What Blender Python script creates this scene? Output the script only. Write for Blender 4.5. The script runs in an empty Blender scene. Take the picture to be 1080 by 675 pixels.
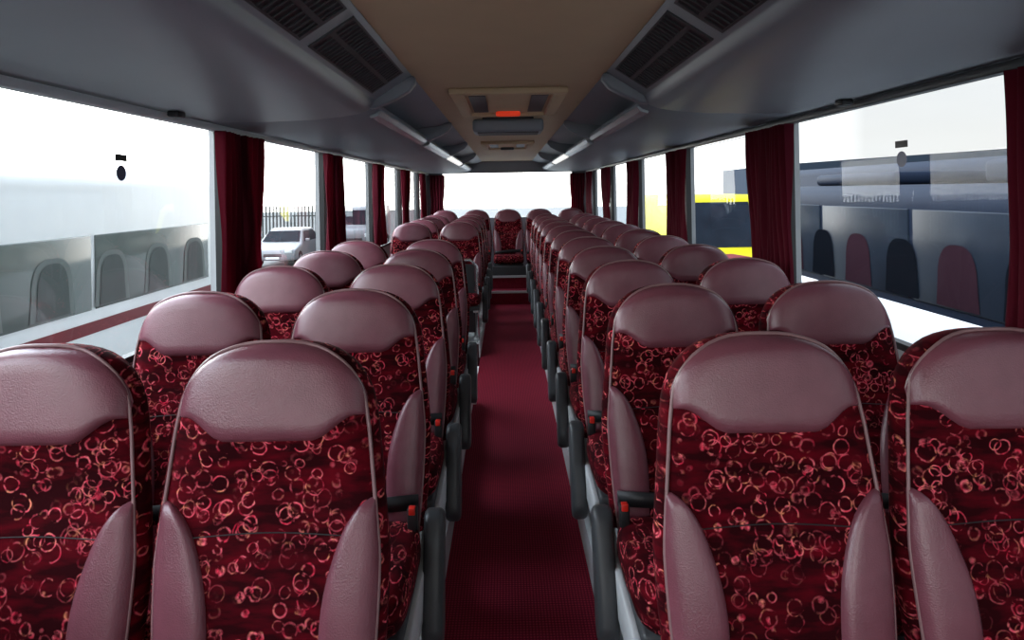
import bpy, bmesh, math, random
from mathutils import Matrix, Vector
random.seed(4)
scene = bpy.context.scene
COL = scene.collection
scene.view_settings.view_transform = 'Standard'

# ------------------------------------------------------------------ materials
def nt(name):
    m = bpy.data.materials.new(name); m.use_nodes = True
    t = m.node_tree; b = t.nodes["Principled BSDF"]
    return m, t, b
def N(t, typ, **kw):
    n = t.nodes.new(typ)
    for k, v in kw.items(): setattr(n, k, v)
    return n
def math_node(t, op, a, b=None, clamp=False):
    n = t.nodes.new("ShaderNodeMath"); n.operation = op; n.use_clamp = clamp
    for i, v in enumerate((a, b)):
        if v is None: continue
        if isinstance(v, (int, float)): n.inputs[i].default_value = v
        else: t.links.new(v, n.inputs[i])
    return n.outputs[0]
def pbr(name, col, rough=0.5, metal=0.0, var=0.12, scale=8.0, bump=0.0, bscale=200.0, spec=0.5, coat=0.0, emis=0.0):
    m, t, b = nt(name)
    tc = N(t, "ShaderNodeTexCoord")
    no = N(t, "ShaderNodeTexNoise"); no.inputs["Scale"].default_value = scale; no.inputs["Detail"].default_value = 4
    t.links.new(tc.outputs["Object"], no.inputs["Vector"])
    mx = N(t, "ShaderNodeMix", data_type='RGBA')
    mx.inputs[6].default_value = (*[c*(1-var) for c in col], 1)
    mx.inputs[7].default_value = (*[min(1, c*(1+var)) for c in col], 1)
    t.links.new(no.outputs["Fac"], mx.inputs[0])
    t.links.new(mx.outputs[2], b.inputs["Base Color"])
    b.inputs["Roughness"].default_value = rough
    b.inputs["Metallic"].default_value = metal
    b.inputs["Specular IOR Level"].default_value = spec
    b.inputs["Coat Weight"].default_value = coat
    if emis > 0:
        b.inputs["Emission Color"].default_value = (*col, 1); b.inputs["Emission Strength"].default_value = emis
    if bump > 0:
        n2 = N(t, "ShaderNodeTexNoise"); n2.inputs["Scale"].default_value = bscale
        t.links.new(tc.outputs["Object"], n2.inputs["Vector"])
        bp = N(t, "ShaderNodeBump"); bp.inputs["Strength"].default_value = bump; bp.inputs["Distance"].default_value = 0.002
        t.links.new(n2.outputs["Fac"], bp.inputs["Height"]); t.links.new(bp.outputs[0], b.inputs["Normal"])
    return m

def fabric_mat():
    m, t, b = nt("seat_fabric_rings")
    tc = N(t, "ShaderNodeTexCoord"); oi = N(t, "ShaderNodeObjectInfo")
    mp = N(t, "ShaderNodeVectorMath", operation='ADD')
    sc = math_node(t, 'MULTIPLY', oi.outputs["Random"], 7.0)
    cb = N(t, "ShaderNodeCombineXYZ"); t.links.new(sc, cb.inputs[0]); t.links.new(sc, cb.inputs[2])
    t.links.new(tc.outputs["Object"], mp.inputs[0]); t.links.new(cb.outputs[0], mp.inputs[1])
    nz = N(t, "ShaderNodeTexNoise"); nz.inputs["Scale"].default_value = 60
    t.links.new(mp.outputs[0], nz.inputs["Vector"])
    ds = N(t, "ShaderNodeVectorMath", operation='SCALE'); ds.inputs["Scale"].default_value = 0.005
    t.links.new(nz.outputs["Color"], ds.inputs[0])
    ad = N(t, "ShaderNodeVectorMath", operation='ADD'); t.links.new(mp.outputs[0], ad.inputs[0]); t.links.new(ds.outputs[0], ad.inputs[1])
    total = None
    for off, scale, r, wd in ((0.0, 22, 0.38, 0.05), (3.3, 25, 0.38, 0.055), (7.7, 20, 0.34, 0.045), (11.1, 28, 0.42, 0.055), (14.3, 24, 0.36, 0.05), (19.3, 32, 0.34, 0.06)):
        a2 = N(t, "ShaderNodeVectorMath", operation='ADD'); a2.inputs[1].default_value = (off, off*0.7, off*1.3)
        t.links.new(ad.outputs[0], a2.inputs[0])
        mul = N(t, "ShaderNodeVectorMath", operation='MULTIPLY'); mul.inputs[1].default_value = (1, 0.35, 1)
        t.links.new(a2.outputs[0], mul.inputs[0])
        vo = N(t, "ShaderNodeTexVoronoi"); vo.inputs["Scale"].default_value = scale; vo.inputs["Randomness"].default_value = 0.9
        t.links.new(mul.outputs[0], vo.inputs["Vector"])
        d = math_node(t, 'SUBTRACT', vo.outputs["Distance"], r)
        d = math_node(t, 'ABSOLUTE', d)
        d = math_node(t, 'DIVIDE', d, wd)
        d = math_node(t, 'SUBTRACT', 1.0, d, True)
        sp = N(t, "ShaderNodeSeparateColor"); t.links.new(vo.outputs["Color"], sp.inputs[0])
        w = math_node(t, 'GREATER_THAN', sp.outputs[0], 0.54)
        w = math_node(t, 'MULTIPLY', w, math_node(t, 'POWER', sp.outputs[1], 1.2))
        d = math_node(t, 'MULTIPLY', d, w)
        total = d if total is None else math_node(t, 'MAXIMUM', total, d)
    n2 = N(t, "ShaderNodeTexNoise"); n2.inputs["Scale"].default_value = 90; n2.inputs["Detail"].default_value = 2
    t.links.new(mp.outputs[0], n2.inputs["Vector"])
    r2 = N(t, "ShaderNodeMapRange"); r2.inputs[1].default_value = 0.38; r2.inputs[2].default_value = 0.60; r2.inputs[4].default_value = 1.2
    t.links.new(n2.outputs["Fac"], r2.inputs[0])
    total = math_node(t, 'MULTIPLY', total, r2.outputs[0], True)
    st = N(t, "ShaderNodeVectorMath", operation='MULTIPLY'); st.inputs[1].default_value = (0.6, .6, 2.2); t.links.new(mp.outputs[0], st.inputs[0])
    n3 = N(t, "ShaderNodeTexNoise"); n3.inputs["Scale"].default_value = 18; n3.inputs["Detail"].default_value = 6
    t.links.new(st.outputs[0], n3.inputs["Vector"])
    base = N(t, "ShaderNodeValToRGB")
    base.color_ramp.elements[0].position = 0.42; base.color_ramp.elements[0].color = (0.022, 0.0005, 0.0022, 1)
    base.color_ramp.elements[1].position = 0.78; base.color_ramp.elements[1].color = (0.135, 0.0015, 0.008, 1)
    t.links.new(n3.outputs["Fac"], base.inputs[0])
    ring = N(t, "ShaderNodeValToRGB")
    e = ring.color_ramp.elements
    e[0].position = 0.32; e[0].color = (0.9, 0.03, 0.08, 1)
    e[1].position = 0.72; e[1].color = (1.0, 0.34, 0.17, 1)
    x = e.new(0.52); x.color = (1.0, 0.16, 0.21, 1)
    t.links.new(nz.outputs["Fac"], ring.inputs[0])
    mx = N(t, "ShaderNodeMix", data_type='RGBA')
    t.links.new(total, mx.inputs[0]); t.links.new(base.outputs[0], mx.inputs[6]); t.links.new(ring.outputs[0], mx.inputs[7])
    t.links.new(mx.outputs[2], b.inputs["Base Color"])
    b.inputs["Roughness"].default_value = 0.85
    b.inputs["Sheen Weight"].default_value = 0.02
    b.inputs["Sheen Tint"].default_value = (0.9, 0.2, 0.25, 1)
    b.inputs["Specular IOR Level"].default_value = 0.07
    return m

def carpet_mat():
    m, t, b = nt("aisle_carpet")
    tc = N(t, "ShaderNodeTexCoord")
    mp = N(t, "ShaderNodeMapping"); t.links.new(tc.outputs["Object"], mp.inputs[0])
    wv = N(t, "ShaderNodeTexWave", bands_direction='X'); wv.inputs["Scale"].default_value = 28; wv.inputs["Distortion"].default_value = 0.5
    wv2 = N(t, "ShaderNodeTexWave", bands_direction='Y'); wv2.inputs["Scale"].default_value = 22; wv2.inputs["Distortion"].default_value = 1.0
    t.links.new(mp.outputs[0], wv.inputs["Vector"]); t.links.new(mp.outputs[0], wv2.inputs["Vector"])
    f = math_node(t, 'MULTIPLY', wv.outputs["Fac"], wv2.outputs["Fac"])
    no = N(t, "ShaderNodeTexNoise"); no.inputs["Scale"].default_value = 160
    t.links.new(mp.outputs[0], no.inputs["Vector"])
    f = math_node(t, 'ADD', f, math_node(t, 'MULTIPLY', no.outputs["Fac"], 0.5), True)
    rp = N(t, "ShaderNodeValToRGB")
    rp.color_ramp.elements[0].color = (0.06, 0.005, 0.013, 1); rp.color_ramp.elements[1].color = (0.40, 0.026, 0.056, 1)
    t.links.new(f, rp.inputs[0]); t.links.new(rp.outputs[0], b.inputs["Base Color"])
    b.inputs["Roughness"].default_value = 0.95; b.inputs["Specular IOR Level"].default_value = 0.1
    return m

def glass_mat(name, tint=(1, 1, 1), gain=1.8):
    m = bpy.data.materials.new(name); m.use_nodes = True; t = m.node_tree
    t.nodes.remove(t.nodes["Principled BSDF"]); out = t.nodes["Material Output"]
    tr = N(t, "ShaderNodeBsdfTransparent"); tr.inputs[0].default_value = (*tint, 1)
    gl = N(t, "ShaderNodeBsdfGlossy"); gl.inputs["Roughness"].default_value = 0.01
    ge = N(t, "ShaderNodeNewGeometry"); dt = N(t, "ShaderNodeVectorMath", operation='DOT_PRODUCT')
    t.links.new(ge.outputs["Normal"], dt.inputs[0]); t.links.new(ge.outputs["Incoming"], dt.inputs[1])
    c = math_node(t, 'ABSOLUTE', dt.outputs["Value"])
    k = math_node(t, 'SUBTRACT', 1.0, c, True)
    k = math_node(t, 'POWER', k, 5.0)
    k = math_node(t, 'ADD', math_node(t, 'MULTIPLY', k, 0.96), 0.04)
    k = math_node(t, 'MULTIPLY', k, gain, True)
    mx = N(t, "ShaderNodeMixShader")
    t.links.new(k, mx.inputs[0]); t.links.new(tr.outputs[0], mx.inputs[1]); t.links.new(gl.outputs[0], mx.inputs[2])
    t.links.new(mx.outputs[0], out.inputs[0])
    return m

def curtain_mat():
    m = bpy.data.materials.new("curtain_cloth"); m.use_nodes = True; t = m.node_tree
    b = t.nodes["Principled BSDF"]; out = t.nodes["Material Output"]
    b.inputs["Base Color"].default_value = (0.065, 0.004, 0.011, 1); b.inputs["Roughness"].default_value = 0.9
    b.inputs["Specular IOR Level"].default_value = 0.12
    tr = N(t, "ShaderNodeBsdfTranslucent"); tr.inputs[0].default_value = (0.18, 0.004, 0.014, 1)
    no = N(t, "ShaderNodeTexNoise"); no.inputs["Scale"].default_value = 30
    f = math_node(t, 'MULTIPLY', no.outputs["Fac"], 0.18)
    mx = N(t, "ShaderNodeMixShader"); t.links.new(f, mx.inputs[0])
    t.links.new(b.outputs[0], mx.inputs[1]); t.links.new(tr.outputs[0], mx.inputs[2]); t.links.new(mx.outputs[0], out.inputs[0])
    return m

M_fab = fabric_mat()
M_lea = pbr("mauve_leather", (0.175, 0.055, 0.075), 0.27, var=0.14, scale=25, bump=0.35, bscale=350, spec=.65)
M_pip = pbr("leather_piping", (0.24, 0.13, 0.135), 0.35, var=0.05)
M_carpet = carpet_mat()
M_plat = pbr("platform_carpet", (0.06, 0.005, 0.012), 0.95, var=0.3, scale=60)
M_alu = pbr("painted_grey_metal", (0.58, 0.60, 0.61), 0.4)
M_dark = pbr("charcoal_plastic", (0.045, 0.048, 0.052), 0.42)
M_black = pbr("black_rubber", (0.012, 0.012, 0.014), 0.5)
M_rack = pbr("blue_grey_trim", (0.23, 0.26, 0.295), 0.45, var=0.06, scale=3, bump=0.15, bscale=500)
M_rackin = pbr("rack_inner_grey", (0.18, 0.20, 0.23), 0.42, var=0.06)
M_stripg = pbr("clear_grey_lens", (0.36, 0.39, 0.41), 0.2)
M_trimlt = pbr("light_grey_plastic", (0.55, 0.58, 0.6), 0.3)
M_ceil = pbr("ceiling_tan_cloth", (0.56, 0.41, 0.255), 0.65, var=0.08, scale=5, bump=0.1)
M_wall = pbr("wall_panel_grey", (0.36, 0.37, 0.38), 0.6, var=0.05)
M_curt = curtain_mat()
M_glass = glass_mat("window_glass", (0.96, 0.98, 0.97), 1.5)
M_glass_r = glass_mat("window_glass_tinted", (0.90, 0.94, 0.96), 0.30)
M_red = pbr("red_plastic", (0.7, 0.02, 0.01), 0.4)
M_redlamp = pbr("red_lamp", (0.9, 0.06, 0.02), 0.4, emis=0.35)
M_chrome = pbr("steel_tube", (0.65, 0.66, 0.68), 0.22, metal=0.9)
M_white = pbr("white_paint", (0.8, 0.81, 0.82), 0.3, coat=0.5, var=0.03)
M_glint = pbr("rack_edge_glint", (0.95, 0.95, 0.9), 0.4, emis=0.9)  # emission imitates the white reflections along the rack edge
M_navyst = pbr("navy_sticker", (.02, .035, .12), .4)

# ------------------------------------------------------------------ helpers
def link(o): COL.objects.link(o); return o
def setp(o, parent):
    if parent: o.parent = parent
def mesh(name, vs, fs, mat, parent=None, smooth=False):
    me = bpy.data.meshes.new(name); me.from_pydata([tuple(v) for v in vs], [], fs); me.update()
    bm = bmesh.new(); bm.from_mesh(me); bmesh.ops.recalc_face_normals(bm, faces=bm.faces[:]); bm.to_mesh(me); bm.free()
    mats = mat if isinstance(mat, (list, tuple)) else [mat]
    for mm in mats: me.materials.append(mm)
    if smooth:
        for p in me.polygons: p.use_smooth = True
    o = bpy.data.objects.new(name, me); link(o); setp(o, parent)
    return o
def boxdata(b):
    x0, x1, y0, y1, z0, z1 = b
    v = [(x0,y0,z0),(x1,y0,z0),(x1,y1,z0),(x0,y1,z0),(x0,y0,z1),(x1,y0,z1),(x1,y1,z1),(x0,y1,z1)]
    f = [(0,3,2,1),(4,5,6,7),(0,1,5,4),(1,2,6,5),(2,3,7,6),(3,0,4,7)]
    return v, f
def boxes(name, bs, mat, parent=None, bevel=0.0, seg=2, smooth=False):
    vs, fs = [], []
    for b in bs:
        v, f = boxdata(b) if len(b) == 6 else b
        o = len(vs); vs += v; fs += [tuple(i+o for i in q) for q in f]
    ob = mesh(name, vs, fs, mat, parent, smooth)
    if bevel > 0:
        md = ob.modifiers.new("bevel", 'BEVEL'); md.width = bevel; md.segments = seg; md.limit_method = 'ANGLE'
        for p in ob.data.polygons: p.use_smooth = True
    return ob
def prism(name, prof, a0, a1, axis, mat, parent=None, bevel=0.0, seg=2):
    n = len(prof)
    def P(p, a): return (a, p[0], p[1]) if axis == 'x' else (p[0], a, p[1])
    vs = [P(p, a0) for p in prof] + [P(p, a1) for p in prof]
    fs = [tuple(range(n)), tuple(range(2*n-1, n-1, -1))] + [(i, (i+1) % n, n+(i+1) % n, n+i) for i in range(n)]
    ob = mesh(name, vs, fs, mat, parent)
    if bevel > 0:
        md = ob.modifiers.new("bevel", 'BEVEL'); md.width = bevel; md.segments = seg; md.limit_method = 'ANGLE'; md.angle_limit = math.radians(35)
        for p in ob.data.polygons: p.use_smooth = True
    return ob
def tube(name, pts, r, mat, parent=None, n=8, closed=False):
    pts = [Vector(p) for p in pts]; vs, fs = [], []
    m = len(pts)
    for i, p in enumerate(pts):
        a = pts[(i-1) % m] if (closed or i > 0) else p
        b = pts[(i+1) % m] if (closed or i < m-1) else p
        d = (b-a).normalized()
        up = Vector((0, 1, 0)) if abs(d.y) < 0.9 else Vector((1, 0, 0))
        s = d.cross(up).normalized(); u = s.cross(d).normalized()
        for k in range(n):
            an = 2*math.pi*k/n
            vs.append(p + (s*math.cos(an) + u*math.sin(an))*r)
    rng = m if closed else m-1
    for i in range(rng):
        for k in range(n):
            j = (i+1) % m
            fs.append((i*n+k, i*n+(k+1) % n, j*n+(k+1) % n, j*n+k))
    if not closed:
        fs.append(tuple(range(n))); fs.append(tuple(range((m-1)*n, m*n)))
    return mesh(name, vs, fs, mat, parent, True)
def empty(name, loc, label, cat, group=None):
    e = bpy.data.objects.new(name, None); e.empty_display_size = 0.1; e.location = loc; link(e)
    e["label"] = label; e["category"] = cat
    if group: e["group"] = group
    return e
def tag(o, label, cat, group=None, kind=None):
    o["label"] = label; o["category"] = cat
    if group: o["group"] = group
    if kind: o["kind"] = kind
    return o
def struct(o, label="", cat=""):
    o["kind"] = "structure"
    if label: o["label"] = label
    if cat: o["category"] = cat
    return o

# ------------------------------------------------------------------ camera
F = 750.0
cam_d = bpy.data.cameras.new("camera"); cam = bpy.data.objects.new("camera", cam_d); link(cam)
cam_d.sensor_fit = 'HORIZONTAL'; cam_d.sensor_width = 36.0; cam_d.lens = F/1080*36
cam_d.shift_x = 6/1080; cam_d.shift_y = -135.5/1080
cam_d.clip_start = 0.05; cam_d.clip_end = 400
cam.matrix_world = Matrix.Translation((-0.018, 0, 1.5)) @ Matrix.Rotation(math.radians(1.0), 4, 'Y') @ Matrix.Rotation(math.radians(90), 4, 'X')
scene.camera = cam

# ------------------------------------------------------------------ shell
WX = 1.24; ZS = 0.97; ZT = 1.80; YF = -2.2; YR = 11.0
PIL = {-1: [-0.45, 1.40, 3.12, 4.82, 6.52, 8.22, 9.90], 1: [-0.45, 1.47, 3.24, 5.02, 6.80, 8.56, 10.3]}
PH = 0.05
PLZ = 0.12; AW = 0.28

def side_wall(s, name):
    xs = sorted((s*WX, s*(WX+0.06)))
    bs = [(xs[0], xs[1], YF, YR, -0.35, ZS), (xs[0], xs[1], YF, YR, ZT, 2.06)]
    for p in PIL[s]: bs.append((xs[0], xs[1], p-PH, p+PH, ZS, ZT))
    bs.append((xs[0], xs[1], YF, YF+0.25, ZS, ZT)); bs.append((xs[0], xs[1], YR-0.15, YR, ZS, ZT))
    return struct(boxes(name, bs, M_wall), "grey panelled coach side wall with window openings", "wall")
side_wall(-1, "wall_left"); side_wall(1, "wall_right")
wn = 1; tn = 1
for s in (-1, 1):
    ed = [YF+0.25] + [v for p in PIL[s] for v in (p-PH, p+PH)] + [YR-0.15]
    for i in range(0, len(ed), 2):
        a, b = ed[i], ed[i+1]
        x = s*(WX+0.03)
        o = mesh("window_%d" % wn, [(x, a, ZS), (x, b, ZS), (x, b, ZT), (x, a, ZT)], [(0, 1, 2, 3)], M_glass if s < 0 else M_glass_r)
        struct(o, "large side window of the coach", "window"); wn += 1
        xs = sorted((s*(WX-0.004), s*(WX+0.028)))
        f = 0.022
        o = boxes("trim_%d" % tn, [(xs[0], xs[1], a, b, ZS, ZS+f), (xs[0], xs[1], a, b, ZT-f, ZT), (xs[0], xs[1], a, a+f, ZS+f, ZT-f), (xs[0], xs[1], b-f, b, ZS+f, ZT-f)], M_black)
        struct(o, "black rubber window surround", "window trim"); tn += 1
# rear
bs = [(-WX, WX, YR, YR+0.06, 0, 1.10), (-WX, WX, YR, YR+0.06, 1.79, 2.06), (-WX, -1.0, YR, YR+0.06, 1.10, 1.79), (1.0, WX, YR, YR+0.06, 1.10, 1.79)]
struct(boxes("wall_back", bs, M_rackin), "grey rear wall of the coach around its wide rear window", "wall")
struct(mesh("window_%d" % wn, [(-1.0, YR+.03, 1.10), (1.0, YR+.03, 1.10), (1.0, YR+.03, 1.79), (-1.0, YR+.03, 1.79)], [(0, 1, 2, 3)], M_glass), "wide rear window of the coach", "window"); wn += 1
# front (behind the viewpoint)
bs = [(-WX, WX, YF-.06, YF, -0.35, 0.55), (-WX, WX, YF-.06, YF, 1.92, 2.06), (-WX, -1.15, YF-.06, YF, .55, 1.92), (1.15, WX, YF-.06, YF, .55, 1.92)]
struct(boxes("wall_front", bs, M_rackin), "front bulkhead below the windscreen", "wall")
struct(mesh("window_%d" % wn, [(-1.15, YF-.03, .55), (1.15, YF-.03, .55), (1.15, YF-.03, 1.92), (-1.15, YF-.03, 1.92)], [(0, 1, 2, 3)], M_glass), "windscreen", "window"); wn += 1
# ceiling
struct(boxes("ceiling", [(-WX-.06, WX+.06, YF-.06, YR+.06, 1.97, 2.08)], M_ceil), "tan cloth-lined coach ceiling", "ceiling")
# floor
SW0, SW1 = 5.0, 6.45
struct(boxes("floor", [(-AW, AW, YF, 9.45, -0.08, 0.0)], M_carpet), "dark red ribbed carpet in the sunken aisle", "floor")
def plat(name, bs):
    o = boxes(name, bs, [M_plat]); return struct(o, "raised seat platform covered in dark red carpet", "seat platform")
plat("floor_platform_left", [(-WX, -AW-.012, YF, SW0, -.08, PLZ), (-WX, -AW-.012, SW1, YR, -.08, PLZ)])
plat("floor_platform_right", [(AW+.012, WX, YF, YR, -.08, PLZ)])
struct(boxes("floor_stairwell", [(-WX, -AW-.001, SW0, SW1, -.40, -.34), (-.75, -AW-.001, SW0, SW1, -.34, -.17)], M_dark), "dark step well of the middle door", "stairwell")
for s, segs in ((-1, [(YF, SW0), (SW1, 9.45)]), (1, [(YF, 9.45)])):
    def X(a, b): return sorted((s*(AW+a), s*(AW+b)))
    bs = []
    for a, b in segs:
        bs += [(*X(0, .012), a, b, 0.0, PLZ), (*X(0, .16), a, b, PLZ, PLZ+.008), (*X(0, .02), a, b, PLZ+.008, PLZ+.022), (*X(.14, .16), a, b, PLZ+.008, PLZ+.018)]
    struct(boxes("trim_%d" % tn, bs, M_alu), "grey metal platform edge and seat rail beside the aisle", "floor trim"); tn += 1
# rear steps
o = boxes("floor_rear_step", [(-AW, AW, 9.45, 9.75, -.08, .17), (-AW-.0, AW, 9.75, YR, -.08, .34)], M_carpet)
struct(o, "two carpeted steps at the end of the aisle", "steps")
struct(boxes("trim_%d" % tn, [(-AW, AW, 9.43, 9.462, .15, .178), (-AW, AW, 9.73, 9.762, .32, .348)], M_alu), "metal step nosing", "step trim"); tn += 1

# ------------------------------------------------------------------ luggage racks
def rack(s):
    e = empty("luggage_rack", (s*0.85, 0, 1.80), "long blue-grey overhead luggage rack with air vents and reading light strip", "luggage rack", "overhead racks")
    T = lambda pts: [(s*x - s*0.85, z-1.80) for x, z in pts]
    prof = [(1.235, 1.969), (1.235, 1.80), (1.15, 1.795), (.95, 1.795), (.78, 1.80), (.67, 1.810), (.60, 1.821), (.56, 1.836), (.54, 1.856), (.535, 1.872), (.385, 1.969)]
    o = prism("rack_body", T(prof), YF+.1, 2.85, 'y', M_rack, e, bevel=0.004)
    prof2 = [(1.235, 1.969), (1.235, 1.80), (1.15, 1.795), (.95, 1.795), (.78, 1.80), (.67, 1.810), (.60, 1.821), (.56, 1.836), (.54, 1.856), (.542, 1.874), (.57, 1.876), (.585, 1.862), (.66, 1.862), (.66, 1.925), (.48, 1.94), (.385, 1.969)]
    o = prism("rack_shelf", T(prof2), 2.85, YR-.05, 'y', M_rack, e, bevel=0.003)
    for y in (2.85, 4.75, 6.65, 8.55):
        pr = [(.375, 1.966), (.372, 1.94), (.40, 1.905), (.455, 1.875), (.52, 1.846), (.56, 1.84), (.66, 1.85), (.66, 1.95), (.48, 1.968)]
        prism("bracket", T(pr), y-.03, y+.03, 'y', M_rackin, e, bevel=0.008)
    for i, (a, b) in enumerate(((2.95, 4.65), (4.85, 6.55), (6.75, 8.45), (8.65, 10.4))):
        pr = [(.538, 1.846), (.552, 1.834), (.58, 1.824), (.575, 1.814), (.545, 1.824), (.53, 1.842)]
        prism("light_strip", T(pr), a, b, 'y', M_stripg if i in (0, 1, 3) else M_glint, e)
    p0 = Vector((.525, 0, 1.8785)); p1 = Vector((.402, 0, 1.958)); d = (p1-p0); nrm = Vector((-d.z, 0, d.x)).normalized()
    if nrm.z > 0: nrm = -nrm
    L = lambda t, y, h: ((s*(p0.x+d.x*t+nrm.x*h) - s*.85), y, (p0.z+d.z*t+nrm.z*h)-1.80)
    def slab(t0, t1, y0, y1, h0, h1):
        v = [L(t0, y0, h0), L(t1, y0, h0), L(t1, y1, h0), L(t0, y1, h0), L(t0, y0, h1), L(t1, y0, h1), L(t1, y1, h1), L(t0, y1, h1)]
        return v, [(0,3,2,1),(4,5,6,7),(0,1,5,4),(1,2,6,5),(2,3,7,6),(3,0,4,7)]
    for (a, b) in ((0.95, 1.72), (1.84, 2.66)):
        g = boxes("vent_grille", [slab(.08, .96, a, b, -.001, .002)], M_black, e)
        bs = [slab(.04, .08, a-.02, b+.02, 0, .005), slab(.96, 1.0, a-.02, b+.02, 0, .005), slab(.08, .96, a-.02, a, 0, .005), slab(.08, .96, b, b+.02, 0, .005), slab(.46, .56, a, b, 0, .005)]
        y = a+.03
        while y < b-.02:
            bs.append(slab(.09, .95, y, y+.007, .001, .005)); y += .034
        boxes("grille_slats", bs, M_dark, e)
    return e
rack(-1); rack(1)
for s in (-1, 1):
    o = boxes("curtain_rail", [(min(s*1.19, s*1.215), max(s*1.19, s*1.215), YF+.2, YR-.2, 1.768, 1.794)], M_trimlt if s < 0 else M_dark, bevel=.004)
    tag(o, "slim plastic curtain rail above the windows", "curtain rail", "curtain rails")
    h = boxes("hammer_clip", [(min(s*1.13, s*1.17), max(s*1.13, s*1.17), 2.42, 2.48, 1.775, 1.796)], M_black, bevel=.006)
    tag(h, "small black clip fixed under the luggage rack", "clip", "rack clips")

# ------------------------------------------------------------------ ceiling fittings
def hatch(y0, y1, w, lamp):
    e = empty("roof_hatch", (0, (y0+y1)/2, 1.97), "tan framed roof escape hatch" + (" with a glowing red lamp" if lamp else ""), "roof hatch", "roof hatches")
    h = (y1-y0)/2; r = 0.06
    boxes("hatch_frame", [(-w, w, -h, -h+r, -.03, 0), (-w, w, h-r, h, -.03, 0), (-w, -w+r, -h+r, h-r, -.03, 0), (w-r, w, -h+r, h-r, -.03, 0)], M_ceil, e, bevel=.008)
    boxes("hatch_cover", [(-w+r, w-r, -h+r, h-r, -.012, -.001)], M_ceil, e)
    boxes("vent_slot", [(-w+r+.02, -w+r+.10, -h+r+.1, h-r-.1, -.018, -.012), (w-r-.10, w-r-.02, -h+r+.1, h-r-.1, -.018, -.012)], M_dark, e)
    boxes("handle", [(-.07, .07, h-r-.09, h-r-.05, -.04, -.012)], M_redlamp if lamp else M_dark, e, bevel=.01)
    return e
hatch(3.2, 4.2, .27, True)
hatch(6.6, 7.5, .25, False)
e = empty("drop_down_monitor", (0, 4.45, 1.97), "grey folded ceiling monitor hanging over the aisle", "monitor")
boxes("monitor_housing", [(-.22, .22, -.06, .22, -.10, -.02)], M_rack, e, bevel=.02, seg=3)
boxes("screen", [(-.19, .19, -.03, .19, -.104, -.099)], M_black, e)
boxes("mount", [(-.16, .16, -.02, .2, -.03, 0)], M_dark, e)

# ------------------------------------------------------------------ curtains
def curtain_mesh(w, seed):
    rnd = random.Random(seed)
    ny, nz = 60, 14; vs = []; fs = []
    ph = [rnd.uniform(0, 6) for _ in range(4)]
    H = 0.74
    for j in range(nz+1):
        t = j/nz
        g = 1 - 0.16*math.exp(-((t-.42)/.2)**2)
        for i in range(ny+1):
            u = i/ny
            y = (u-.5)*w*g
            x = .024*math.sin(u*math.pi*2*5+ph[0]) * (0.75+.25*math.sin(t*3+ph[1])) + .008*math.sin(u*37+t*4+ph[2])
            y += .006*math.sin(u*31+ph[3]+t*2)
            vs.append((x, y, -H + t*H + (0.004*math.sin(u*20) if j == 0 else 0)))
    for j in range(nz):
        for i in range(ny):
            a = j*(ny+1)+i; fs.append((a, a+1, a+ny+2, a+ny+1))
    return vs, fs
cm = []
for k in range(3):
    vs, fs = curtain_mesh(.23, k+1)
    o = mesh("window_curtain", vs, fs, M_curt, None, True); cm.append(o.data); bpy.data.objects.remove(o)
for s in (-1, 1):
    for i, p in enumerate(PIL[s]):
        if p < 1: continue
        if p < 2 and s < 0: continue
        for q in (-1, 1):
            me = cm[(i+q+3) % 3]
            o = bpy.data.objects.new("window_curtain", me); link(o)
            o.location = (s*(WX-.060), p+q*.122, 1.767)
            tag(o, "dark red pleated curtain hanging at the window pillar", "curtain", "window curtains")
for s in (-1, 1):
    o = bpy.data.objects.new("window_curtain", cm[0]); link(o); o.location = (s*1.08, YR-.05, 1.767); o.rotation_euler = (0, 0, math.radians(90))
    tag(o, "dark red pleated curtain beside the rear window", "curtain", "window curtains")
for s in (-1, 1):
    x = s*(WX+.022)
    e = empty("window_sticker", (x, 2.30, 1.62), "small black label above a dark blue oval sticker on glass", "sticker", "window stickers")
    boxes("label_patch", [(-.001, .001, -.035, .035, 0.0, .022)], M_black, e)
    pts = [(0, .03*math.cos(a), -.038+.026*math.sin(a)) for a in [2*math.pi*i/20 for i in range(20)]]
    mesh("oval_patch", pts, [tuple(range(20))], M_navyst, e)

# ------------------------------------------------------------------ seats
VT = 0.70; V0 = 0.51; TH = math.radians(10.5); YB = -0.135; ZB = 0.405; PX = 2.5
def hw(v):
    if v < .3: W = .200 + .018*math.sin(math.pi/2*min(1, max(0, v)/.3))
    else: W = .218 - .026*min(1, (v-.3)/.25)
    if v > V0:
        t = min(1, (v-V0)/(VT-V0)); W *= max(0.0, 1-t**PX)**(1/PX)
    return max(W, .004)
def ss(a, b, x):
    t = max(0, min(1, (x-a)/(b-a))); return t*t*(3-2*t)
def front(x, v):
    w = hw(v); u = max(-1, min(1, x/w))
    c = .016*(1-u*u)*(1-ss(.42, .52, v)) - .014*(1-u*u)*ss(.42, .52, v)
    lumb = -.012*math.exp(-((v-.2)/.12)**2)*(1-u*u)
    edge = .022*abs(u)**7*(1-ss(.6, .69, v)*.6) + .022*ss(.655, .70, v)**2
    return c + lumb + edge
def B(x, y, v):
    return (x, YB + v*math.sin(TH) + y*math.cos(TH), ZB + v*math.cos(TH) - y*math.sin(TH))
def vrows():
    r = [V0*i/14 for i in range(14)]
    r += [V0 + (VT-V0)*math.sin(math.pi/2*i/14) for i in range(15)]
    return r
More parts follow.
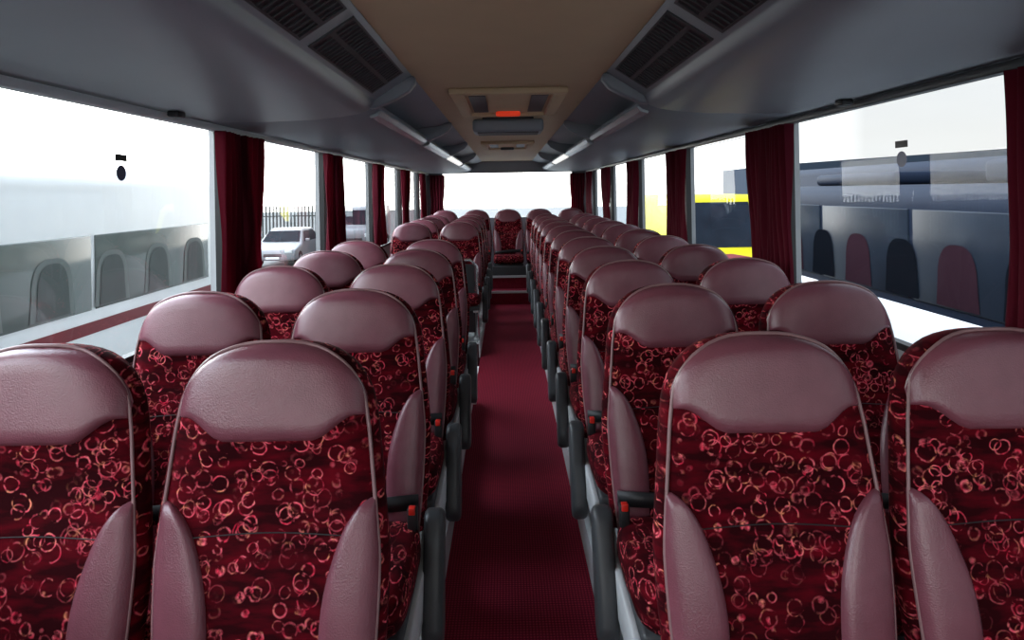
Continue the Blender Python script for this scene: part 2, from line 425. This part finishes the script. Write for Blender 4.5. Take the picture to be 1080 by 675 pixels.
def build_back(parent):
    rows = vrows(); us = [math.sin(math.pi/2*(k/8-1)) for k in range(17)]
    vs, fs = [], []
    D = .095
    for v in rows:
        w = hw(v); dd = D - .025*ss(.55, .70, v)
        ring = [(u*w, front(u*w, v)) for u in us]
        wo = w + .010*min(1, w/.1)
        ring += [(wo, .035), (wo, .06), (wo*.94, dd-.008), (wo*.7, dd), (0, dd+.004), (-wo*.7, dd), (-wo*.94, dd-.008), (-wo, .06), (-wo, .035)]
        n = len(ring)
        vs += [B(x, y, v) for x, y in ring]
    for i in range(len(rows)-1):
        for k in range(n):
            fs.append((i*n+k, i*n+(k+1) % n, (i+1)*n+(k+1) % n, (i+1)*n+k))
    fs.append(tuple(range(n))); fs.append(tuple(range((len(rows)-1)*n, len(rows)*n)))
    return mesh("backrest", vs, fs, M_fab, parent, True)
def patch(name, fn, nu, nv, h, mat, parent, mu=.12, mv=.12, label=None):
    vs, fs = [], []
    for j in range(nv+1):
        b = .5-.5*math.cos(math.pi*j/nv)
        for i in range(nu+1):
            a = .5-.5*math.cos(math.pi*i/nu)
            x, v = fn(a, b)
            pa = math.sqrt(max(0, 1-max(0, 1-min(a, 1-a)/mu)**2)); pb = math.sqrt(max(0, 1-max(0, 1-min(b, 1-b)/mv)**2))
            y = front(x, v) - (h+.004)*min(pa, pb)*(.5+.5*max(pa, pb)) + .004
            vs.append(B(x, y, v))
    for j in range(nv):
        for i in range(nu):
            q = j*(nu+1)+i; fs.append((q, q+1, q+nu+2, q+nu+1))
    o = mesh(name, vs, fs, mat, parent, True)
    if label: o["label"] = label
    return o
def head_fn(a, b):
    WH = .186
    x = (2*a-1)*WH
    vb = .508 + .045*ss(.085, .165, abs(x))
    vt = V0 + (VT-.005-V0)*max(0, 1-(abs(x)/.1935)**PX)**(1/PX)
    return x, vb+(vt-vb)*b
def bol_fn(s):
    def f(a, b):
        v = .015 + .385*b
        w = hw(v)*.992
        wd = .108*max(0, 1-(b**4.0))**.62*(.84+.16*math.sin(b*3)) + .004
        return s*(w - wd*(1-a)), v
    return f
def build_seat(name, loc, aisle):
    e = empty(name, loc, "dark red patterned coach seat with mauve leather headrest and side bolsters", "seat", "coach seats")
    build_back(e)
    patch("headrest", head_fn, 26, 14, .013, M_lea, e, .07, .14, "smooth mauve leather head pad")
    for s in (-1, 1): patch("side_bolster", bol_fn(s), 10, 22, .016, M_lea, e, .20, .07, "curved mauve leather bolster")
    L_ = [(hw(v)*.978, v if v < V0 else V0+(v-V0)*.985) for v in vrows()[:-1]]
    pp = [(-x, v) for x, v in L_] + [(0, V0+(VT-V0)*.985)] + [(x, v) for x, v in reversed(L_)]
    tube("piping", [B(x, front(x, v)-.003, v) for x, v in pp], .0038, M_pip, e, 6)
    sv = .335
    tube("seam", [B(hw(sv)*.93*(k/10-1), front(hw(sv)*.93*(k/10-1), sv)-.0002, sv + .004*math.cos((k/10-1)*3)) for k in range(21)], .0013, M_black, e, 5)
    vs, fs = [], []
    def sup(t, p): return math.copysign(abs(t)**p, t)
    nu, nv = 32, 14
    for j in range(nv+1):
        ph = -math.pi/2 + math.pi*j/nv
        for i in range(nu):
            th = 2*math.pi*i/nu
            x = .215*sup(math.cos(ph), .35)*sup(math.cos(th), .35)
            y = -.34 + .235*sup(math.cos(ph), .35)*sup(math.sin(th), .35)
            z = .395 + .068*sup(math.sin(ph), .6) - .010*(1-(x/.22)**2)*(1 if ph > 0 else 0) + .012*max(0, (-y-.4))/.17
            vs.append((x, y, z))
    for j in range(nv):
        for i in range(nu):
            fs.append((j*nu+i, j*nu+(i+1) % nu, (j+1)*nu+(i+1) % nu, (j+1)*nu+i))
    mesh("seat_cushion", vs, fs, M_fab, e, True)
    boxes("seat_pan", [(-.205, .205, -.52, -.08, .30, .345)], M_dark, e, bevel=.012)
    lx = aisle*-.17
    pr = [(-.46, .022), (-.10, .022), (-.10, .045), (-.18, .07), (-.15, .18), (-.04, .30), (-.52, .30), (-.35, .17), (-.38, .07), (-.46, .045)]
    prism("leg", pr, lx-.024, lx+.024, 'x', M_alu, e, bevel=.006)
    pr = [(-.44, .0), (-.12, .0), (-.12, .025), (-.24, .05), (-.24, .30), (-.32, .30), (-.32, .05), (-.44, .025)]
    prism("leg", pr, aisle*.15-.02, aisle*.15+.02, 'x', M_alu, e, bevel=.006)
    bx = -.19*aisle
    boxes("belt_buckle", [(bx-.014, bx+.014, -.20, -.172, .44, .505)], M_black, e, bevel=.005)
    boxes("buckle_button", [(bx-.009, bx+.009, -.206, -.185, .489, .510)], M_red, e, bevel=.002)
    pts = [B(aisle*-.2, -.005, .09), B(aisle*-.12, -.012, .085), B(0, -.012, .08), B(aisle*.12, -.012, .07), B(aisle*.2, 0, .06)]
    vsb = []
    for (x, y, z) in pts: vsb += [(x, y-.008, z-.022), (x, y-.008, z+.022)]
    sb = mesh("seat_belt", vsb, [(2*i, 2*i+1, 2*i+3, 2*i+2) for i in range(4)], M_black, e, True)
    sb.modifiers.new("s", 'SOLIDIFY').thickness = .003
    return e
def add_aisle_parts(e, aisle):
    xs = -aisle*.246
    c0 = Vector((-.135, .435)); c1 = Vector((-.215, .19)); pr = []
    r0, r1 = .042, .056
    d = (c1-c0).normalized(); n_ = Vector((-d.y, d.x))
    for k in range(9):
        a = math.pi*k/8
        pr.append(tuple(c0 + (n_*math.cos(a) - d*math.sin(a))*r0))
    for k in range(9):
        a = math.pi*k/8
        pr.append(tuple(c1 + (-n_*math.cos(a) + d*math.sin(a))*r1))
    prism("armrest", pr, xs-.029, xs+.029, 'x', M_dark, e, bevel=.018, seg=4)["label"] = "charcoal padded armrest folded down"
    pr = [(-.50, .25), (-.46, .22), (-.06, .22), (-.02, .27), (.0, .36), (-.03, .40), (-.09, .40), (-.13, .34), (-.50, .32)]
    prism("side_cover", pr, -aisle*.212-.010, -aisle*.212+.010, 'x', M_alu, e, bevel=.005)
def clone(src, loc, name="coach_seat"):
    e = src.copy(); e.name = name; e.location = loc; COL.objects.link(e)
    for c in src.children:
        k = c.copy(); k.parent = e; COL.objects.link(k)
    return e
XA, XW = .485, .952
def proto(aisle, with_arm, loc):
    e = build_seat("coach_seat", loc, aisle)
    if with_arm: add_aisle_parts(e, aisle)
    return e
right_rows = [1.42+.75*i for i in range(11)]
left_rows = [1.42+.75*i for i in range(5)] + [6.98+.75*i for i in range(4)]
for s, rows in ((1, right_rows), (-1, left_rows)):
    pa = proto(s, True, (s*XA, rows[0], PLZ)); pw = proto(s, False, (s*XW, rows[0], PLZ))
    bpy.context.view_layer.update()
    for y in rows[1:]:
        clone(pa, (s*XA, y, PLZ)); clone(pw, (s*XW, y, PLZ))
    last = pw
for x in (-.93, -.465, 0, .465, .93):
    e = clone(last, (x, 10.42, PLZ+.03))
    e["label"] = "rear bench coach seat in dark red patterned fabric"
    e["group"] = "rear row seats"
o = boxes("bench_base", [(-.24, .24, 9.78, 9.83, .34, .47)], M_dark, bevel=.01); tag(o, "dark front panel under the rear middle seat", "seat base")

# partition at the middle door
e = empty("stairwell_partition", (-.72, 6.5, PLZ), "black panel partition with steel tube frame beside the step well", "partition")
boxes("panel", [(-.42, .40, -.012, .012, .10, .72)], M_black, e, bevel=.005)
tube("frame_tube", [(-.44, 0, 0), (-.44, 0, .70), (-.40, 0, .76), (.36, 0, .76), (.42, 0, .70), (.42, 0, 0)], .014, M_chrome, e, 10)
o = boxes("step_marker", [(-.30, -.255, 5.02, 5.06, 0.0, .16)], M_white, bevel=.004); tag(o, "white corner marker at the step well", "step marker")
o = boxes("stairwell_bin", [(-.36, -.292, 4.83, 4.97, PLZ+.022, .42)], M_dark, bevel=.02); tag(o, "small dark bin beside the step well", "bin")

# ------------------------------------------------------------------ outside
GZ = -1.3
asph = pbr("asphalt", (.16, .165, .165), .9, var=.2, scale=3, spec=.1)
g = mesh("ground", [(-90, -60, GZ), (90, -60, GZ), (90, 120, GZ), (-90, 120, GZ)], [(0, 1, 2, 3)], asph)
struct(g, "grey asphalt yard", "ground")
M_vglass = pbr("dark_vehicle_glass", (.010, .014, .021), .3, spec=.04, var=.5, scale=2.5)
M_vglass_l = pbr("greenish_vehicle_glass", (.10, .13, .12), .12, spec=.4, var=.25, scale=1.5)
M_tyre = pbr("tyre_rubber", (.02, .02, .02), .8)
M_redpaint = pbr("red_stripe_paint", (.16, .004, .012), .4, spec=.2)
M_redp2 = pbr("red_vehicle_paint", (.12, .006, .01), .5, spec=.05)
M_yel = pbr("fluorescent_yellow_paint", (.42, .36, .004), .5, spec=.2)
M_navy = pbr("dark_navy_paint", (.008, .012, .022), .5, spec=.03)
M_seatd = pbr("dark_seat_shape", (.07, .09, .085), .8)
M_seatg = pbr("grey_seat_shape", (.125, .155, .145), .6)
M_sil = pbr("reflected_seat_dark", (.004, .005, .007), .9, spec=0)
M_sil2 = pbr("reflected_seat_maroon", (.022, .010, .014), .9, spec=0)
M_grn = pbr("green_marking", (.01, .09, .04), .5)
M_carbody = pbr("silver_white_paint", (.17, .18, .20), .3, coat=.3, var=.03)
M_coachw = pbr("coach_white_paint", (.78, .82, .82), .3, coat=.3, var=.05)
def wheel(parent, x, y, r=.34, w=.22):
    vs, fs = [], []; n = 24
    prof = [(-w/2, .55*r), (-w/2, .93*r), (-w*.35, r), (w*.35, r), (w/2, .93*r), (w/2, .55*r)]
    for k in range(n):
        a = 2*math.pi*k/n
        for px, pr_ in prof: vs.append((x+px, y+math.cos(a)*pr_, r+math.sin(a)*pr_))
    m = len(prof)
    for k in range(n):
        for i in range(m):
            fs.append((k*m+i, k*m+(i+1) % m, ((k+1) % n)*m+(i+1) % m, ((k+1) % n)*m+i))
    o = mesh("wheel", vs, fs, M_tyre, parent, True)
    vs = [(x+sx*w*.4, y+math.cos(2*math.pi*k/n)*r*.56, r+math.sin(2*math.pi*k/n)*r*.56) for sx in (-1, 1) for k in range(n)]
    mesh("hub", vs, [tuple(range(n)), tuple(range(n, 2*n))], M_chrome, o)
def coachlike(name, label, cat, loc, W, L, H, win0, win1, body, glass, bays, stripe=None, lower=None, rot=0):
    e = empty(name, loc, label, cat)
    e.rotation_euler = (0, 0, rot)
    boxes("body", [(-W/2, W/2, 0, L, .35, H)], body, e, bevel=.16, seg=4)
    if lower: boxes("lower_panel", [(-W/2-.006, W/2+.006, .12, L-.12, .45, win0-.06)], lower, e, bevel=.004)
    for s in (-1, 1):
        for k in range(bays):
            a = .5 + (L-1.0)*k/bays; c = .5 + (L-1.0)*(k+1)/bays - .06
            boxes("side_window", [(s*W/2-.012, s*W/2+.012, a, c, win0, win1)], glass, e, bevel=.008)
        if stripe:
            boxes("stripe", [(s*W/2-.008, s*W/2+.008, .2, L-.2, win0-.18, win0-.09)], stripe, e)
        for y in (L*.16, L*.8): wheel(e, s*(W/2-.10), y, .42, .26)
    boxes("windscreen", [(-W/2+.14, W/2-.14, -.012, .02, win0-.1, min(H-.2, win1+.1))], glass, e, bevel=.01)
    boxes("rear_window", [(-W/2+.16, W/2-.16, L-.02, L+.012, win0, min(H-.2, win1))], glass, e, bevel=.01)
    for s in (-1, 1):
        boxes("headlight", [(s*(W/2-.3)-.14, s*(W/2-.3)+.14, -.02, .02, .62, .8)], M_trimlt, e, bevel=.02)
    return e
def seat_shape(parent, x, y, z, mat, sc=1.0, hgt=1.0):
    n = 22; pts = []
    for i in range(n+1):
        a = math.pi*i/n
        pts.append((.23*math.copysign(abs(math.cos(a))**.7, math.cos(a)), .16+.26*abs(math.sin(a))**.8))
    pts = [(.25, 0)] + pts + [(-.25, 0)]
    mesh("seat_outline", [(x, y+p[0]*sc, z+p[1]*hgt) for p in pts], [tuple(range(len(pts)))], mat, parent)
c = coachlike("parked_coach", "white coach with greenish windows and a red stripe", "coach", (-4.45, -3.5, GZ), 2.5, 11.6, 3.05, 1.95, 2.52, M_coachw, M_vglass_l, 5, stripe=M_redpaint)
for k in range(11):
    y = 3.2+.75*k
    seat_shape(c, 1.266, y, 1.97, M_seatg); seat_shape(c, 1.270, y, 1.975, M_seatd, .75, .9)
c = coachlike("parked_minibus", "dark minibus with tinted windows and white lower panels", "minibus", (4.0, 1.8, GZ), 2.1, 6.9, 2.80, 1.96, 2.62, M_navy, M_vglass, 4, lower=M_white)
for k in range(9):
    y = .9+.66*k
    seat_shape(c, -1.066, y, 1.975, M_sil2 if k % 2 else M_sil, .9, 1.0)  # flat outlines on the glass imitate reflected headrests
for k, (y, l, hh) in enumerate(((2.0, 1.0, .16), (4.1, 1.5, .11))):
    boxes("roof_pod", [(-.8, .6, y, y+l, 2.80, 2.80+hh)], M_navy, c, bevel=.04)
coachlike("parked_coach", "dark navy coach with black windows", "coach", (8.4, 8.0, GZ), 2.5, 11.5, 3.20, 1.5, 2.7, M_navy, M_vglass, 6)
def van(name, label, loc, L, W, H, body, rot=0, stripe=None):
    e = empty(name, loc, label, "van"); e.rotation_euler = (0, 0, rot)
    pr = [(0, .35), (0, .95), (.12, 1.12), (.75, 1.28), (1.35, H-.12), (1.6, H), (L-.1, H), (L, H-.25), (L, .35)]
    prism("body", pr, -W/2, W/2, 'x', body, e, bevel=.08, seg=3)
    v = [(-W/2+.14, .80, 1.32), (W/2-.14, .80, 1.32), (W/2-.2, 1.30, H-.2), (-W/2+.2, 1.30, H-.2)]
    mesh("windscreen", [(x, y-.03, z+.02) for x, y, z in v], [(0, 1, 2, 3)], M_vglass, e)
    for s in (-1, 1):
        v = [(s*(W/2+.008), .95, 1.3), (s*(W/2+.008), 1.95, 1.3), (s*(W/2+.008), 1.95, H-.3), (s*(W/2+.008), 1.4, H-.3)]
        mesh("side_window", v, [(0, 1, 2, 3)], M_vglass, e)
        boxes("headlight", [(s*(W/2-.28)-.13, s*(W/2-.28)+.13, -.012, .05, .78, .95)], M_trimlt, e, bevel=.02)
        if stripe: boxes("stripe", [(s*(W/2+.004)-.006, s*(W/2+.004)+.006, .3, L-.3, .75, 1.1)], stripe, e)
        boxes("mirror", [(s*(W/2+.12)-.06, s*(W/2+.12)+.06, .95, 1.05, 1.35, 1.62)], M_black, e, bevel=.02)
        for y in (.9, L-1.0): wheel(e, s*(W/2-.08), y)
    boxes("grille", [(-.45, .45, -.012, .02, .55, .72)], M_black, e)
    return e
van("parked_van", "fluorescent yellow van with green stripe", (5.25, 16.6, GZ), 5.6, 2.0, 2.62, M_yel, 0, M_grn)
van("parked_van", "white van parked by the yard edge", (-7.3, 33.5, GZ), 5.0, 1.95, 2.2, M_carbody)
def car(loc, body, label, rot=0):
    e = empty("parked_car", loc, label, "car"); e.rotation_euler = (0, 0, rot)
    W = .88
    pr = [(0, .28), (-.02, .55), (.1, .70), (.95, .88), (1.65, 1.36), (2.1, 1.46), (3.2, 1.42), (3.95, 1.05), (4.1, .9), (4.12, .3)]
    vs = []
    n = len(pr)
    for sx in (-1, 1):
        for (y, z) in pr:
            tum = 1 - .28*max(0, (z-.85))/.6
            vs.append((sx*W*tum, y, z))
    fs = [tuple(range(n)), tuple(range(2*n-1, n-1, -1))] + [(i, (i+1) % n, n+(i+1) % n, n+i) for i in range(n)]
    b = mesh("body", vs, fs, body, e); md = b.modifiers.new("b", 'BEVEL'); md.width = .07; md.segments = 3
    for p in b.data.polygons: p.use_smooth = True
    mesh("windscreen", [(-.76, 1.03, .955), (.76, 1.03, .955), (.64, 1.6, 1.355), (-.64, 1.6, 1.355)], [(0, 1, 2, 3)], M_vglass, e)
    for s in (-1, 1):
        mesh("side_window", [(s*.87, 1.3, .93), (s*.87, 3.6, .93), (s*.70, 3.2, 1.33), (s*.70, 1.8, 1.33)], [(0, 1, 2, 3)], M_vglass, e)
        boxes("headlight", [(s*.62-.15, s*.62+.15, -.04, .10, .56, .70)], M_trimlt, e, bevel=.03)
        boxes("mirror", [(s*.98-.09, s*.98+.09, 1.35, 1.45, .92, 1.05)], body, e, bevel=.03)
        for y in (.75, 3.3): wheel(e, s*.78, y, .30, .2)
    boxes("grille", [(-.35, .35, -.04, .02, .42, .54)], M_black, e, bevel=.01)
    boxes("number_plate", [(-.26, .26, -.05, -.02, .34, .42)], M_white, e)
    return e
car((-9.1, 27.5, GZ), M_carbody, "white hatchback parked facing the coach")
car((7.6, 26, GZ), M_navy, "dark saloon parked in the yard")
car((4.1, 11.6, GZ), M_redp2, "dark red car parked in front of the yellow van", 0)
bs = [(-34, -9.4, 40.05, 40.09, GZ+.4, GZ+.46), (-34, -9.4, 40.05, 40.09, GZ+1.6, GZ+1.66)]
x = -34
while x < -9.4: bs.append((x, x+.09, 40.0, 40.04, GZ, GZ+2.2)); x += .2
tag(boxes("palisade_fence", bs, pbr("galvanised_fence", (.03, .04, .038), .6)), "grey palisade security fence along the yard", "fence")
for (x0, x1, y0, y1, h, colr) in ((14, 40, 34, 46, 4.6, (.02, .028, .04)), (18, 30, 14, 30, 4.0, (.018, .025, .035))):
    e = empty("warehouse", ((x0+x1)/2, y0, GZ), "low dark industrial building behind the yard", "building", "yard buildings")
    w = (x1-x0)/2
    m_ = pbr("cladding", colr, .7, spec=.03)
    pr = [(-w, 0), (w, 0), (w, h*.85), (0, h), (-w, h*.85)]
    prism("building_body", pr, 0, y1-y0, 'y', m_, e)
    boxes("roller_door", [(-w*.4, -w*.1, -.03, 0, 0, h*.6)], M_carbody, e)
    boxes("window_band", [(w*.1, w*.8, -.03, 0, h*.4, h*.6)], M_vglass_l, e)
for i in range(2):
    pp = [(9, 4 + k*3.2, 3.4+.35*i + .012*(k-8)**2) for k in range(17)]
    tag(tube("overhead_cable", [(x+.35*i, y, z) for x, y, z in pp], .022, M_black, None, 6), "thin black overhead power cable", "cable", "overhead cables")

# ------------------------------------------------------------------ world + portals
w = bpy.data.worlds.new("world"); scene.world = w; w.use_nodes = True; t = w.node_tree
bg = t.nodes["Background"]
tc = N(t, "ShaderNodeTexCoord"); sp = N(t, "ShaderNodeSeparateXYZ"); t.links.new(tc.outputs["Generated"], sp.inputs[0])
rp = N(t, "ShaderNodeValToRGB"); t.links.new(sp.outputs[2], rp.inputs[0])
rp.color_ramp.elements[0].position = 0.02; rp.color_ramp.elements[0].color = (1.0, .97, .92, 1)
rp.color_ramp.elements[1].position = 0.5; rp.color_ramp.elements[1].color = (.62, .78, 1.0, 1)
no = N(t, "ShaderNodeTexNoise"); no.inputs["Scale"].default_value = 3.0; no.inputs["Detail"].default_value = 6
mpn = N(t, "ShaderNodeMapping"); mpn.inputs["Scale"].default_value = (1, 1, 4); t.links.new(tc.outputs["Generated"], mpn.inputs[0]); t.links.new(mpn.outputs[0], no.inputs["Vector"])
cr = N(t, "ShaderNodeMapRange"); cr.inputs[1].default_value = .4; cr.inputs[2].default_value = .65; t.links.new(no.outputs["Fac"], cr.inputs[0])
mx = N(t, "ShaderNodeMix", data_type='RGBA'); t.links.new(cr.outputs[0], mx.inputs[0]); t.links.new(rp.outputs[0], mx.inputs[6]); mx.inputs[7].default_value = (1, .99, .97, 1)
t.links.new(mx.outputs[2], bg.inputs[0])
sr = N(t, "ShaderNodeMapRange"); sr.inputs[1].default_value = -.5; sr.inputs[2].default_value = .45; sr.inputs[3].default_value = 11; sr.inputs[4].default_value = .95
t.links.new(sp.outputs[0], sr.inputs[0])
sy = N(t, "ShaderNodeMapRange"); sy.inputs[1].default_value = -1; sy.inputs[2].default_value = .2; sy.inputs[3].default_value = .6; sy.inputs[4].default_value = 1.08
t.links.new(sp.outputs[1], sy.inputs[0])
t.links.new(math_node(t, 'MULTIPLY', sr.outputs[0], sy.outputs[0]), bg.inputs[1])

def portal(loc, rot, sx, sy):
    l = bpy.data.lights.new("window_portal", 'AREA'); l.shape = 'RECTANGLE'; l.size = sx; l.size_y = sy
    l.cycles.is_portal = True
    o = bpy.data.objects.new("window_portal", l); link(o); o.location = loc; o.rotation_euler = rot
yc = (YF+YR)/2; ln = YR-YF
portal((-WX-.08, yc, (ZS+ZT)/2), (0, math.radians(-90), 0), ZT-ZS, ln)
portal((WX+.08, yc, (ZS+ZT)/2), (0, math.radians(90), 0), ZT-ZS, ln)
portal((0, YR+.08, 1.45), (math.radians(-90), 0, 0), 2.0, .7)
portal((0, YF-.08, 1.23), (math.radians(90), 0, 0), 2.3, 1.37)
